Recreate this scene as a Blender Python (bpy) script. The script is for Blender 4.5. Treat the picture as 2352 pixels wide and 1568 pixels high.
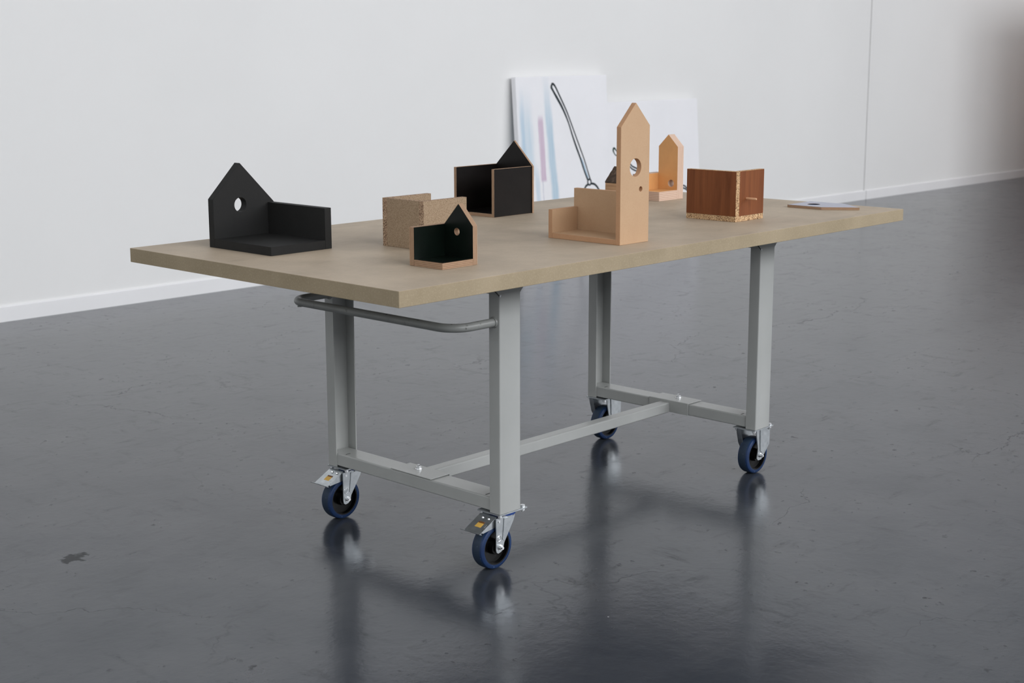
import bpy, bmesh, math, random
from mathutils import Vector, Matrix

for o in list(bpy.data.objects):
    bpy.data.objects.remove(o, do_unlink=True)
SC = bpy.context.scene
COL = SC.collection
random.seed(7)

# ------------------------------------------------------------------ camera
F_PX, PITCH, ROLL, YAW = 3342.43, 0.1873, -0.0061, 0.7749
CAM = Vector((-2.2138, -2.4227, 1.3987))
PPX, PPY = -76.07, -34.63            # principal point offset, pixels of 2352x1568
d = Vector((math.cos(PITCH) * math.cos(YAW), math.cos(PITCH) * math.sin(YAW), -math.sin(PITCH)))
r = d.cross(Vector((0, 0, 1))).normalized()
u = r.cross(d)
r2 = r * math.cos(ROLL) + u * math.sin(ROLL)
u2 = -r * math.sin(ROLL) + u * math.cos(ROLL)
cd = bpy.data.cameras.new('camera')
cam = bpy.data.objects.new('camera', cd)
COL.objects.link(cam)
cam.matrix_world = Matrix(((r2.x, u2.x, -d.x, CAM.x), (r2.y, u2.y, -d.y, CAM.y), (r2.z, u2.z, -d.z, CAM.z), (0, 0, 0, 1)))
cd.sensor_fit = 'HORIZONTAL'
cd.sensor_width = 36.0
cd.lens = 36.0 * F_PX / 2352
cd.shift_x = -PPX / 2352
cd.shift_y = PPY / 2352
cd.clip_end = 100
cd.dof.use_dof = True
cd.dof.focus_distance = 4.35
cd.dof.aperture_fstop = 6.3
SC.camera = cam

# ------------------------------------------------------------------ world and daylight
w = bpy.data.worlds.new('world')
SC.world = w
w.use_nodes = True
w.node_tree.nodes['Background'].inputs[0].default_value = (0.85, 0.92, 1.0, 1)
w.node_tree.nodes['Background'].inputs[1].default_value = 1.0

ROOM = dict(x0=-8.0, x1=21.0, yf=-7.6, h=6.4)
WIN_Z = (2.9, 5.9)


def area_light(name, loc, size, power, rot, color=(1, 1, 1)):
    l = bpy.data.lights.new(name, 'AREA')
    l.shape = 'RECTANGLE'
    l.size, l.size_y = size
    l.energy = power
    l.color = color
    o = bpy.data.objects.new(name, l)
    o.location = loc
    o.rotation_euler = rot
    COL.objects.link(o)
    return o


# daylight entering by the window band of the wall behind the camera
WINDOWS = [(-3.8, 1.6), (2.0, 6.0), (6.4, 10.4), (10.8, 14.8)]
for i, (a, b) in enumerate(WINDOWS):
    area_light('window_or_fill_light', ((a + b) / 2, ROOM['yf'] + 0.12, sum(WIN_Z) / 2), (b - a - 0.1, WIN_Z[1] - WIN_Z[0] - 0.1),
               58 * (b - a), (math.radians(90), 0, 0), (0.975, 0.978, 1.0))
# fill light from an added, unseen window in the left end wall
FILL_WIN = (-5.0, 3.5, 1.6, 5.2)
area_light('window_or_fill_light', (ROOM['x0'] + 0.1, (FILL_WIN[0] + FILL_WIN[1]) / 2, (FILL_WIN[2] + FILL_WIN[3]) / 2), (FILL_WIN[3] - FILL_WIN[2] - 0.1, FILL_WIN[1] - FILL_WIN[0] - 0.1),
           74, (0, math.radians(-90), 0), (1.0, 0.955, 0.89))
SC.view_settings.view_transform = 'Standard'
SC.view_settings.look = 'None'
SC.view_settings.gamma = 1.0
SC.view_settings.exposure = 0.0
SC.view_settings.use_curve_mapping = False
SC.cycles.use_denoising = True
SC.cycles.max_bounces = 6
SC.cycles.diffuse_bounces = 4
SC.cycles.glossy_bounces = 3
SC.cycles.sample_clamp_indirect = 6.0


# ------------------------------------------------------------------ materials
def lin(c):
    c = c / 255.0
    return c / 12.92 if c <= 0.04045 else ((c + 0.055) / 1.055) ** 2.4


def rgb(r_, g_, b_):
    return (lin(r_), lin(g_), lin(b_), 1.0)


class NT:
    def __init__(self, name):
        self.m = bpy.data.materials.new(name)
        self.m.use_nodes = True
        self.t = self.m.node_tree
        self.b = self.t.nodes['Principled BSDF']

    def n(self, kind, **kw):
        nd = self.t.nodes.new(kind)
        for k, v in kw.items():
            setattr(nd, k, v)
        return nd

    def set(self, sock, val):
        if isinstance(val, bpy.types.NodeSocket):
            self.t.links.new(val, sock)
        elif val is not None:
            sock.default_value = val

    def coord(self, out='Object', scale=(1, 1, 1), loc=(0, 0, 0)):
        tc = self.n('ShaderNodeTexCoord')
        mp = self.n('ShaderNodeMapping')
        self.t.links.new(tc.outputs[out], mp.inputs[0])
        mp.inputs['Scale'].default_value = scale
        mp.inputs['Location'].default_value = loc
        return mp.outputs[0]

    def noise(self, vec, scale, detail=4, rough=0.55, dist=0.0):
        nd = self.n('ShaderNodeTexNoise')
        self.set(nd.inputs['Vector'], vec)
        nd.inputs['Scale'].default_value = scale
        nd.inputs['Detail'].default_value = detail
        nd.inputs['Roughness'].default_value = rough
        nd.inputs['Distortion'].default_value = dist
        return nd.outputs['Fac']

    def voronoi(self, vec, scale, feature='F1', out='Distance'):
        nd = self.n('ShaderNodeTexVoronoi', feature=feature)
        self.set(nd.inputs['Vector'], vec)
        nd.inputs['Scale'].default_value = scale
        return nd.outputs[out]

    def ramp(self, fac, stops, interp='LINEAR'):
        nd = self.n('ShaderNodeValToRGB')
        nd.color_ramp.interpolation = interp
        self.set(nd.inputs[0], fac)
        el = nd.color_ramp.elements
        while len(el) < len(stops):
            el.new(0.5)
        for e, (p, c) in zip(el, stops):
            e.position = p
            e.color = c if hasattr(c, '__len__') else (c, c, c, 1)
        return nd.outputs[0]

    def math(self, op, a, b=None, c=None, clamp=False):
        nd = self.n('ShaderNodeMath', operation=op, use_clamp=clamp)
        self.set(nd.inputs[0], a)
        if b is not None:
            self.set(nd.inputs[1], b)
        if c is not None:
            self.set(nd.inputs[2], c)
        return nd.outputs[0]

    def mix(self, fac, a, b, blend='MIX'):
        nd = self.n('ShaderNodeMix', data_type='RGBA', blend_type=blend)
        self.set(nd.inputs[0], fac)
        self.set(nd.inputs[6], a)
        self.set(nd.inputs[7], b)
        return nd.outputs[2]

    def bump(self, height, strength=0.2, dist=0.002):
        nd = self.n('ShaderNodeBump')
        nd.inputs['Strength'].default_value = strength
        nd.inputs['Distance'].default_value = dist
        self.set(nd.inputs['Height'], height)
        self.t.links.new(nd.outputs[0], self.b.inputs['Normal'])

    def out(self, color=None, rough=None, metal=None, spec=None):
        self.set(self.b.inputs['Base Color'], color)
        self.set(self.b.inputs['Roughness'], rough)
        self.set(self.b.inputs['Metallic'], metal)
        self.set(self.b.inputs['Specular IOR Level'], spec)
        return self.m


M = {}


def simple(name, color, rough=0.6, metal=0.0, spec=0.5, var=0.08, scale=30):
    t = NT(name)
    v = t.coord()
    f = t.noise(v, scale, 5)
    lo = tuple(c * (1 - var) for c in color[:3]) + (1,)
    hi = tuple(min(1, c * (1 + var)) for c in color[:3]) + (1,)
    M[name] = t.out(t.ramp(f, [(0.3, lo), (0.7, hi)]), rough, metal, spec)
    return M[name]


# white painted wall
t = NT('wall_paint')
v = t.coord()
c = t.ramp(t.noise(v, 0.7, 3), [(0.3, rgb(236, 236, 235)), (0.7, rgb(240, 240, 239))])
M['wall'] = t.out(c, 0.75, 0, 0.3)
simple('ceiling_paint', rgb(232, 232, 232), 0.9, var=0.02, scale=1)
simple('skirting_paint', rgb(242, 242, 243), 0.5, var=0.02, scale=2)
simple('joint_backing', rgb(212, 209, 208), 0.9, var=0.02)  # even light grey of the backing between the wall panels
simple('shade_partition_wood', rgb(176, 118, 72), 0.6, var=0.12, scale=3)
simple('frame_paint', rgb(150, 152, 155), 0.5, var=0.03)

# grey painted floor
t = NT('floor_paint')
v = t.coord('Object')


def cnoise(vec, scale, detail, rough=0.55, dist=0.0):
    nd = t.n('ShaderNodeTexNoise')
    t.set(nd.inputs['Vector'], vec)
    nd.inputs['Scale'].default_value = scale
    nd.inputs['Detail'].default_value = detail
    nd.inputs['Roughness'].default_value = rough
    nd.inputs['Distortion'].default_value = dist
    return nd


def vmad(a, mul, c):
    nd = t.n('ShaderNodeVectorMath', operation='MULTIPLY_ADD')
    t.set(nd.inputs[0], a)
    nd.inputs[1].default_value = mul
    t.set(nd.inputs[2], c)
    return nd.outputs[0]


midn = cnoise(v, 2.4, 5, 0.62)
mid = midn.outputs['Fac']
finn = cnoise(v, 26, 3, 0.62)
fine = finn.outputs['Fac']
base = t.ramp(mid, [(0.34, rgb(46, 51, 59)), (0.5, rgb(56, 60, 67)), (0.66, rgb(62, 65, 71))])
spk = t.math('MULTIPLY', t.ramp(fine, [(0.62, 0.0), (0.71, 0.75)]), t.ramp(mid, [(0.42, 0.1), (0.62, 1.0)]))
# scuffs, short dark rubs in two directions
sc = t.noise(t.coord('Object', (3, 10, 1)), 1.5, 6, 0.75)
sc2 = t.noise(t.coord('Object', (11, 3.4, 1), (2.3, 5.1, 0)), 1.3, 6, 0.75)
rub = t.math('MAXIMUM', t.ramp(sc, [(0.56, 0.0), (0.66, 0.25), (0.74, 0.6)]), t.ramp(sc2, [(0.56, 0.0), (0.66, 0.22), (0.74, 0.6)]))
dirt = t.math('MAXIMUM', spk, rub)
base = t.mix(dirt, base, rgb(36, 38, 40))
# hairline cracks, where the mid noise allows them
cr = t.voronoi(vmad(midn.outputs['Color'], (0.5, 0.5, 0), v), 1.15, 'DISTANCE_TO_EDGE')
crm = t.ramp(cr, [(0.0, 1.0), (0.0014, 0.0)])
crm = t.math('MULTIPLY', crm, t.ramp(t.noise(t.coord('Object', loc=(3, 1, 0)), 0.9, 1), [(0.50, 0.0), (0.62, 0.6)]))
base = t.mix(crm, base, rgb(34, 36, 38))
# stain with ragged edge
sl = t.n('ShaderNodeVectorMath', operation='LENGTH')
t.set(sl.inputs[0], vmad(finn.outputs['Color'], (0.15, 0.15, 0), t.coord('Object', loc=(0.222 - 0.075, -1.138 - 0.075, 0))))
stain = t.ramp(sl.outputs['Value'], [(0.026, 0.9), (0.040, 0.0)])
base = t.mix(stain, base, rgb(30, 33, 36))
# small white flecks of paint
fk = t.math('MULTIPLY', t.ramp(t.voronoi(v, 9, 'F1'), [(0.014, 0.8), (0.024, 0.0)]), t.ramp(mid, [(0.52, 0.0), (0.58, 1.0)]))
base = t.mix(fk, base, rgb(190, 192, 192))
dirt = t.math('MAXIMUM', t.math('MAXIMUM', dirt, crm), stain)
rgh = t.math('MULTIPLY_ADD', dirt, 0.25, t.math('MULTIPLY_ADD', mid, 0.12, 0.13))
spc = t.math('MULTIPLY_ADD', dirt, -0.34, t.math('MULTIPLY_ADD', mid, 0.5, 0.30))
t.bump(t.noise(v, 13, 4, 0.68), 0.13, 0.005)
M['floor'] = t.out(base, rgh, 0, spc)


# raw MDF tabletop: greyish sanded face, yellower speckled edge
def mdf(name, a, b, speck, rough=0.7, scuff=None, sp=0.5):
    t = NT(name)
    v = t.coord()
    col = t.ramp(t.noise(v, 5.5, 6, 0.65, 0.3), [(0.3, a), (0.7, b)])
    col = t.mix(t.ramp(t.noise(v, 210, 2), [(0.5, 0.0), (0.78, sp)]), col, speck)
    if scuff:
        s = t.noise(t.coord('Object', (3, 9, 1)), 1.3, 6, 0.7, 0.6)
        col = t.mix(t.ramp(s, [(0.58, 0.0), (0.74, 0.5)]), col, scuff)
    t.bump(t.noise(v, 320, 2), 0.08, 0.0006)
    M[name] = t.out(col, rough, 0, 0.35)
    return M[name]


mdf('tabletop_face', rgb(164, 149, 130), rgb(184, 168, 147), rgb(152, 136, 118), 0.55, rgb(140, 126, 108), 0.3)
mdf('tabletop_edge', rgb(149, 135, 110), rgb(164, 149, 124), rgb(182, 167, 141), 0.8, None, 0.55)
mdf('tan_mdf', rgb(185, 152, 120), rgb(193, 161, 128), rgb(178, 143, 108), 0.7, None, 0.35)
mdf('tan_mdf_edge', rgb(182, 140, 106), rgb(190, 149, 114), rgb(170, 128, 94), 0.75, None, 0.35)
mdf('black_mdf', rgb(27, 27, 27), rgb(33, 33, 32), rgb(42, 41, 40), 0.65, rgb(44, 44, 43), 0.25)
M['black_mdf'].node_tree.nodes['Principled BSDF'].inputs['Specular IOR Level'].default_value = 0.25


# particle board
def chip(name, a, b, dark, light, scale):
    t = NT(name)
    v = t.coord()
    vo = t.n('ShaderNodeTexVoronoi', feature='F1')
    dvv = t.n('ShaderNodeVectorMath', operation='MULTIPLY_ADD')
    nn = t.n('ShaderNodeTexNoise')
    t.set(nn.inputs['Vector'], v)
    nn.inputs['Scale'].default_value = scale * 0.6
    t.set(dvv.inputs[0], nn.outputs['Color'])
    dvv.inputs[1].default_value = (1.2 / scale,) * 3
    t.set(dvv.inputs[2], v)
    t.set(vo.inputs['Vector'], dvv.outputs[0])
    vo.inputs['Scale'].default_value = scale
    sep = t.n('ShaderNodeSeparateColor')
    t.set(sep.inputs[0], vo.outputs['Color'])
    col = t.ramp(sep.outputs[0], [(0.0, dark), (0.22, a), (0.6, b), (1.0, light)])
    t.bump(sep.outputs[1], 0.3, 0.0012)
    M[name] = t.out(col, 0.85, 0, 0.25)


chip('chipboard_face', rgb(149, 128, 104), rgb(157, 136, 112), rgb(130, 109, 87), rgb(169, 148, 124), 620)
chip('chipboard_edge', rgb(128, 102, 82), rgb(166, 138, 114), rgb(66, 50, 38), rgb(192, 168, 140), 400)
chip('chipboard_pale', rgb(160, 124, 90), rgb(196, 162, 122), rgb(70, 46, 30), rgb(222, 192, 152), 400)


# plywood edge: layers run along the local z of each panel
def ply(name, stops, layer, rough=0.7):
    t = NT(name)
    v = t.coord()
    sep = t.n('ShaderNodeSeparateXYZ')
    t.set(sep.inputs[0], v)
    wob = t.math('MULTIPLY', t.noise(t.coord('Object', (1, 1, 1)), 26, 3), 0.0012)
    zz = t.math('ADD', sep.outputs[2], wob)
    fr = t.math('FRACT', t.math('DIVIDE', zz, layer))
    col = t.ramp(fr, stops)
    gr = t.noise(t.coord('Object', (18, 18, 320)), 3.0, 5, 0.6)
    col = t.mix(t.ramp(gr, [(0.45, 0.0), (0.75, 0.35)]), col, stops[0][1])
    t.bump(fr, 0.15, 0.0004)
    M[name] = t.out(col, rough, 0, 0.3)


ply('ply_edge', [(0.0, rgb(86, 64, 48)), (0.16, rgb(158, 128, 101)), (0.5, rgb(180, 150, 123)), (0.84, rgb(166, 133, 106)), (1.0, rgb(100, 74, 56))], 0.0042)
ply('pale_ply_edge', [(0.0, rgb(160, 124, 104)), (0.15, rgb(206, 178, 158)), (0.5, rgb(218, 194, 176)), (0.9, rgb(204, 172, 150)), (1.0, rgb(176, 138, 116))], 0.0062)


def film(name, color, rough=0.35):
    t = NT(name)
    v = t.coord()
    lo = tuple(x * 0.8 for x in color[:3]) + (1,)
    hi = tuple(x * 1.25 for x in color[:3]) + (1,)
    col = t.ramp(t.noise(v, 14, 5), [(0.35, lo), (0.7, hi)])
    spk = t.voronoi(v, 60, 'F1')
    col = t.mix(t.math('MULTIPLY', t.ramp(spk, [(0.02, 0.5), (0.05, 0.0)]), t.ramp(t.noise(v, 16, 2), [(0.6, 0.0), (0.66, 1.0)])), col, rgb(150, 148, 142))
    M[name] = t.out(col, rough, 0, 0.22)


film('black_film', rgb(21, 18, 17))
film('green_black_film', rgb(9, 17, 13), 0.3)
simple('orange_film', rgb(212, 156, 98), 0.5, var=0.05, scale=20)
simple('blue_grey_film', rgb(172, 174, 188), 0.4, var=0.03, scale=20)
simple('dark_blue_matte', rgb(20, 30, 48), 1.0, var=0.1, spec=0.0)


def woodgrain(name, a, b, c_, rough=0.5, axis_scale=(40, 4, 40), sc=2.2, spec=0.4):
    t = NT(name)
    v = t.coord('Object', axis_scale)
    f = t.noise(v, sc, 7, 0.62, 0.5)
    g = t.noise(t.coord('Object', tuple(x * 4 for x in axis_scale)), sc, 3)
    col = t.ramp(f, [(0.3, a), (0.5, b), (0.72, c_)])
    col = t.mix(t.math('MULTIPLY', g, 0.25), col, a)
    M[name] = t.out(col, rough, 0, spec)


woodgrain('teak_veneer', rgb(104, 58, 31), rgb(122, 71, 40), rgb(134, 81, 47), 0.5, (22, 1.6, 22), spec=0.22)
woodgrain('dowel_wood', rgb(188, 140, 104), rgb(206, 160, 124), rgb(218, 176, 142), 0.6)
woodgrain('block_wood', rgb(160, 122, 90), rgb(184, 146, 110), rgb(200, 164, 128), 0.7)
# bark
t = NT('bark')
v = t.coord()
col = t.ramp(t.noise(v, 60, 7, 0.75, 0.6), [(0.3, rgb(52, 42, 36)), (0.55, rgb(82, 68, 58)), (0.75, rgb(124, 106, 92))])
t.bump(t.noise(v, 70, 6, 0.7), 0.8, 0.004)
M['bark'] = t.out(col, 0.9, 0, 0.2)

# grey enamel steel
t = NT('grey_enamel')
v = t.coord()
col = t.ramp(t.noise(v, 6, 4), [(0.3, rgb(163, 165, 163)), (0.7, rgb(170, 172, 170))])
chipm = t.math('MULTIPLY', t.ramp(t.voronoi(v, 26), [(0.025, 0.7), (0.045, 0.0)]), t.ramp(t.noise(v, 7, 2), [(0.56, 0.0), (0.62, 1.0)]))
col = t.mix(chipm, col, rgb(215, 215, 212))
t.bump(t.noise(v, 160, 2), 0.05, 0.0005)
M['enamel'] = t.out(col, 0.28, 0, 0.5)
t = NT('worn_enamel')
v = t.coord()
col = t.ramp(t.noise(v, 9, 5), [(0.3, rgb(128, 130, 128)), (0.7, rgb(142, 144, 141))])
col = t.mix(t.ramp(t.noise(v, 38, 6, 0.7), [(0.62, 0.0), (0.7, 0.8)]), col, rgb(62, 62, 60))
M['worn'] = t.out(col, 0.4, 0, 0.5)
simple('weld_or_gap_dark', rgb(44, 44, 42), 0.7)
t = NT('zinc')
v = t.coord()
col = t.ramp(t.noise(v, 40, 4), [(0.3, rgb(176, 182, 186)), (0.7, rgb(206, 211, 214))])
M['zinc'] = t.out(col, t.math('MULTIPLY_ADD', t.noise(v, 60, 4), 0.2, 0.22), 0.9, 0.5)
simple('bright_steel', rgb(214, 216, 218), 0.2, 0.95, var=0.04)
t = NT('blue_rubber')
v = t.coord()
col = t.ramp(t.noise(v, 25, 5), [(0.3, rgb(20, 42, 78)), (0.7, rgb(28, 56, 98))])
col = t.mix(t.ramp(t.noise(v, 130, 4, 0.7), [(0.66, 0.0), (0.74, 0.55)]), col, rgb(150, 168, 190))
M['tire'] = t.out(col, 0.5, 0, 0.4)
t = NT('tread_rubber')
v = t.coord()
col = t.ramp(t.noise(v, 25, 5), [(0.3, rgb(34, 48, 66)), (0.7, rgb(44, 60, 80))])
col = t.mix(t.ramp(t.noise(v, 90, 4, 0.7), [(0.7, 0.0), (0.76, 0.6)]), col, rgb(165, 178, 192))
M['tread'] = t.out(col, 0.6, 0, 0.35)
simple('black_plastic', rgb(9, 9, 10), 0.3, spec=0.3)
simple('blue_plastic', rgb(28, 66, 140), 0.45)
simple('yellow_sticker', rgb(214, 170, 78), 0.6)
simple('sticker_print', rgb(112, 70, 30), 0.6)
simple('canvas_white', rgb(244, 244, 247), 0.85, var=0.015, scale=4)
simple('paint_line', rgb(24, 38, 44), 0.7, var=0.25, scale=14)
simple('green_line', rgb(16, 56, 44), 0.7, var=0.25, scale=14)
simple('pale_blue_wash', rgb(176, 200, 218), 0.8, var=0.05, scale=14)


# ------------------------------------------------------------------ mesh helpers
class MB:
    def __init__(self):
        self.v, self.f, self.mi = [], [], []

    def add(self, verts, faces, mi=0):
        k = len(self.v)
        self.v += [tuple(p) for p in verts]
        self.f += [tuple(i + k for i in f) for f in faces]
        self.mi += [mi] * len(faces)
        return self

    def box(self, x0, x1, y0, y1, z0, z1, mi=0):
        vs = [(x0, y0, z0), (x1, y0, z0), (x1, y1, z0), (x0, y1, z0), (x0, y0, z1), (x1, y0, z1), (x1, y1, z1), (x0, y1, z1)]
        return self.add(vs, [(0, 3, 2, 1), (4, 5, 6, 7), (0, 1, 5, 4), (1, 2, 6, 5), (2, 3, 7, 6), (3, 0, 4, 7)], mi)

    def prism(self, poly, a0, a1, axis='y', mi=0):
        """polygon in the two other axes (in order), extruded along axis"""
        def P(p, q):
            if axis == 'y':
                return (p[0], q, p[1])
            if axis == 'x':
                return (q, p[0], p[1])
            return (p[0], p[1], q)
        n = len(poly)
        vs = [P(p, a0) for p in poly] + [P(p, a1) for p in poly]
        fs = [tuple(range(n - 1, -1, -1)), tuple(range(n, 2 * n))]
        fs += [(i, (i + 1) % n, n + (i + 1) % n, n + i) for i in range(n)]
        return self.add(vs, fs, mi)

    def cyl(self, c, rad, h, axis='z', seg=24, mi=0, r_top=None):
        rt = rad if r_top is None else r_top
        ps, qs = [], []
        for i in range(seg):
            a = 2 * math.pi * i / seg
            for L, R, hh in ((ps, rad, 0), (qs, rt, h)):
                x, y = R * math.cos(a), R * math.sin(a)
                L.append({'z': (c[0] + x, c[1] + y, c[2] + hh), 'y': (c[0] + x, c[1] + hh, c[2] + y), 'x': (c[0] + hh, c[1] + x, c[2] + y)}[axis])
        fs = [tuple(range(seg - 1, -1, -1)), tuple(range(seg, 2 * seg))]
        fs += [(i, (i + 1) % seg, seg + (i + 1) % seg, seg + i) for i in range(seg)]
        return self.add(ps + qs, fs, mi)

    def lathe_y(self, c, prof, seg=48, mi=0, closed=True):
        """prof: list of (radius, y); revolve about the y axis through c"""
        n = len(prof)
        vs = []
        for i in range(seg):
            a = 2 * math.pi * i / seg
            for (R, y) in prof:
                vs.append((c[0] + R * math.cos(a), c[1] + y, c[2] + R * math.sin(a)))
        fs, mis = [], []
        for i in range(seg):
            j = (i + 1) % seg
            for k in range(n if closed else n - 1):
                k2 = (k + 1) % n
                fs.append((i * n + k, i * n + k2, j * n + k2, j * n + k))
        return self.add(vs, fs, mi)

    def tube(self, path, rad, seg=16, mi=0):
        pts = [Vector(p) for p in path]
        vs, n = [], len(pts)
        up = Vector((0, 0, 1))
        for i, p in enumerate(pts):
            t_ = (pts[min(i + 1, n - 1)] - pts[max(i - 1, 0)]).normalized()
            s = t_.cross(up)
            if s.length < 1e-4:
                s = t_.cross(Vector((0, 1, 0)))
            s.normalize()
            q = s.cross(t_)
            for k in range(seg):
                a = 2 * math.pi * k / seg
                vs.append(p + (s * math.cos(a) + q * math.sin(a)) * rad)
        fs = [tuple(range(seg - 1, -1, -1)), tuple(range((n - 1) * seg, n * seg))]
        for i in range(n - 1):
            for k in range(seg):
                k2 = (k + 1) % seg
                fs.append((i * seg + k, i * seg + k2, (i + 1) * seg + k2, (i + 1) * seg + k))
        return self.add(vs, fs, mi)

    def build(self, name, mats, parent=None, origin=(0, 0, 0), smooth=True, bevel=0.0, seg=2):
        me = bpy.data.meshes.new(name)
        o_ = Vector(origin)
        me.from_pydata([tuple(Vector(p) - o_) for p in self.v], [], self.f)
        for m in (mats if isinstance(mats, (list, tuple)) else [mats]):
            me.materials.append(m)
        for p, i in zip(me.polygons, self.mi):
            p.material_index = i
        bm = bmesh.new()
        bm.from_mesh(me)
        bmesh.ops.recalc_face_normals(bm, faces=bm.faces)
        bm.to_mesh(me)
        bm.free()
        if smooth:
            me.shade_smooth()
            me.set_sharp_from_angle(angle=math.radians(35))
        o = bpy.data.objects.new(name, me)
        COL.objects.link(o)
        place(o, Vector(origin), parent)
        if bevel:
            b = o.modifiers.new('bevel', 'BEVEL')
            b.width = bevel
            b.segments = seg
            b.limit_method = 'ANGLE'
            b.harden_normals = False
        return o


WORLD = {}


def place(o, world_origin, parent):
    WORLD[o.name] = world_origin
    if parent is not None:
        o.parent = parent
        o.location = world_origin - WORLD[parent.name]
    else:
        o.location = world_origin


def tag(o, label=None, cat=None, group=None, kind=None):
    if label:
        o['label'] = label
    if cat:
        o['category'] = cat
    if group:
        o['group'] = group
    if kind:
        o['kind'] = kind
    return o


def thing(name, loc, label, cat, group=None):
    o = bpy.data.objects.new(name, None)
    o.empty_display_size = 0.1
    COL.objects.link(o)
    place(o, Vector(loc), None)
    return tag(o, label, cat, group)


def circle(cx, cy, rad, n=40):
    return [(cx + rad * math.cos(2 * math.pi * i / n), cy + rad * math.sin(2 * math.pi * i / n)) for i in range(n)]


def panel(name, parent, origin, U, V, t, outline, face, edge, holes=(), back=None, bevel=0.0005):
    """flat board: outline in (u,v), thickness t along U x V; local z is the thickness"""
    U, V = Vector(U), Vector(V)
    N = U.cross(V)
    bm = bmesh.new()
    edges = []
    for loop in [outline] + [circle(*h) for h in holes]:
        vs = [bm.verts.new((p[0], p[1], 0)) for p in loop]
        edges += [bm.edges.new((vs[i], vs[(i + 1) % len(vs)])) for i in range(len(vs))]
    if holes:
        bmesh.ops.triangle_fill(bm, edges=edges, use_beauty=True)
    else:
        bm.faces.new([v for v in bm.verts])
    res = bmesh.ops.extrude_face_region(bm, geom=list(bm.faces))
    bmesh.ops.translate(bm, verts=[g for g in res['geom'] if isinstance(g, bmesh.types.BMVert)], vec=(0, 0, t))
    bmesh.ops.recalc_face_normals(bm, faces=bm.faces)
    bm.normal_update()
    for f in bm.faces:
        if f.normal.z > 0.9:
            f.material_index = 0
        elif f.normal.z < -0.9:
            f.material_index = 2 if back else 0
        else:
            f.material_index = 1
            f.smooth = True
    me = bpy.data.meshes.new(name)
    bm.to_mesh(me)
    bm.free()
    me.set_sharp_from_angle(angle=math.radians(30))
    me.materials.append(face)
    me.materials.append(edge)
    if back:
        me.materials.append(back)
    o = bpy.data.objects.new(name, me)
    COL.objects.link(o)
    o.parent = parent
    loc = Vector(origin) - WORLD[parent.name]
    o.matrix_local = Matrix(((U.x, V.x, N.x, loc.x), (U.y, V.y, N.y, loc.y), (U.z, V.z, N.z, loc.z), (0, 0, 0, 1)))
    WORLD[o.name] = Vector(origin)
    if bevel:
        b = o.modifiers.new('bevel', 'BEVEL')
        b.width = bevel
        b.segments = 1
        b.limit_method = 'ANGLE'
        b.material = 1
    return o


X, Y, Z = (1, 0, 0), (0, 1, 0), (0, 0, 1)
NX, NY, NZ = (-1, 0, 0), (0, -1, 0), (0, 0, -1)


def rect(a, b):
    return [(0, 0), (a, 0), (a, b), (0, b)]


# ------------------------------------------------------------------ the room
WA, WY = -0.0167, 4.7068


def wy(x):
    return WY + WA * x


x0, x1, yf, h = ROOM['x0'], ROOM['x1'], ROOM['yf'], ROOM['h']
fl = MB().box(x0, x1, yf, 5.2, -0.1, 0.0).build('floor', M['floor'], smooth=False)
tag(fl, 'dark grey painted floor with a soft gloss', 'floor', kind='structure')
tag(MB().box(x0, x1, yf, 5.2, h, h + 0.15).build('ceiling', M['ceiling_paint'], smooth=False), 'white ceiling of the hall', 'ceiling', kind='structure')

SEAM = 10.09
wb = MB()
wb.prism([(x0, wy(x0) + 0.03), (x1, wy(x1) + 0.03), (x1, 5.15), (x0, 5.15)], 0, h, 'z')
wb = wb.build('wall_back', M['joint_backing'], smooth=False)
tag(wb, 'long white wall behind the table', 'wall', kind='structure')
for a, b in ((x0, SEAM - 0.008), (SEAM + 0.008, x1)):
    MB().prism([(a, wy(a) + 0.012), (b, wy(b) + 0.012), (b, wy(b) + 0.0295), (a, wy(a) + 0.0295)], 0, h, 'z').build(
        'wall_panel', M['wall'], wb, smooth=False, bevel=0.002)
bb = None
for a, b in ((x0, SEAM + 0.015), (SEAM + 0.027, x1)):
    mb = MB()
    n = 2
    prof = [(0.0, 0.0), (0.0, 0.078), (0.004, 0.085), (0.0115, 0.085), (0.0115, 0.0)]
    vs = [(a, wy(a) + q[0], q[1]) for q in prof] + [(b, wy(b) + q[0], q[1]) for q in prof]
    k = len(prof)
    mb.add(vs, [tuple(range(k)), tuple(range(2 * k - 1, k - 1, -1))] + [(i, (i + 1) % k, k + (i + 1) % k, k + i) for i in range(k)])
    o = mb.build('baseboard_back' if bb is None else 'board', M['skirting_paint'], bb, smooth=False)
    if bb is None:
        bb = o
        tag(bb, 'low white baseboard along the white wall', 'baseboard', kind='structure')
wl_ = MB()
for yz in ((yf, FILL_WIN[0], 0, h), (FILL_WIN[1], 5.15, 0, h), (FILL_WIN[0], FILL_WIN[1], 0, FILL_WIN[2]), (FILL_WIN[0], FILL_WIN[1], FILL_WIN[3], h)):
    wl_.box(x0 - 0.2, x0, *yz)
tag(wl_.build('wall_left', M['wall'], smooth=False), 'white wall at the left end of the hall', 'wall', kind='structure')
tag(MB().box(x1, x1 + 0.2, yf, 5.15, 0, h).build('wall_right', M['wall'], smooth=False), 'white wall at the right end of the hall', 'wall', kind='structure')
wf = MB()
wf.box(x0, x1, yf - 0.2, yf, 0, WIN_Z[0])
wf.box(x0, x1, yf - 0.2, yf, WIN_Z[1], h)
edges_x = [x0] + [q for ab in WINDOWS for q in ab] + [x1]
for i in range(0, len(edges_x), 2):
    wf.box(edges_x[i], edges_x[i + 1], yf - 0.2, yf, *WIN_Z)
tag(wf.build('wall_front', M['wall'], smooth=False), 'white wall with high windows behind the viewer', 'wall', kind='structure')
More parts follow.
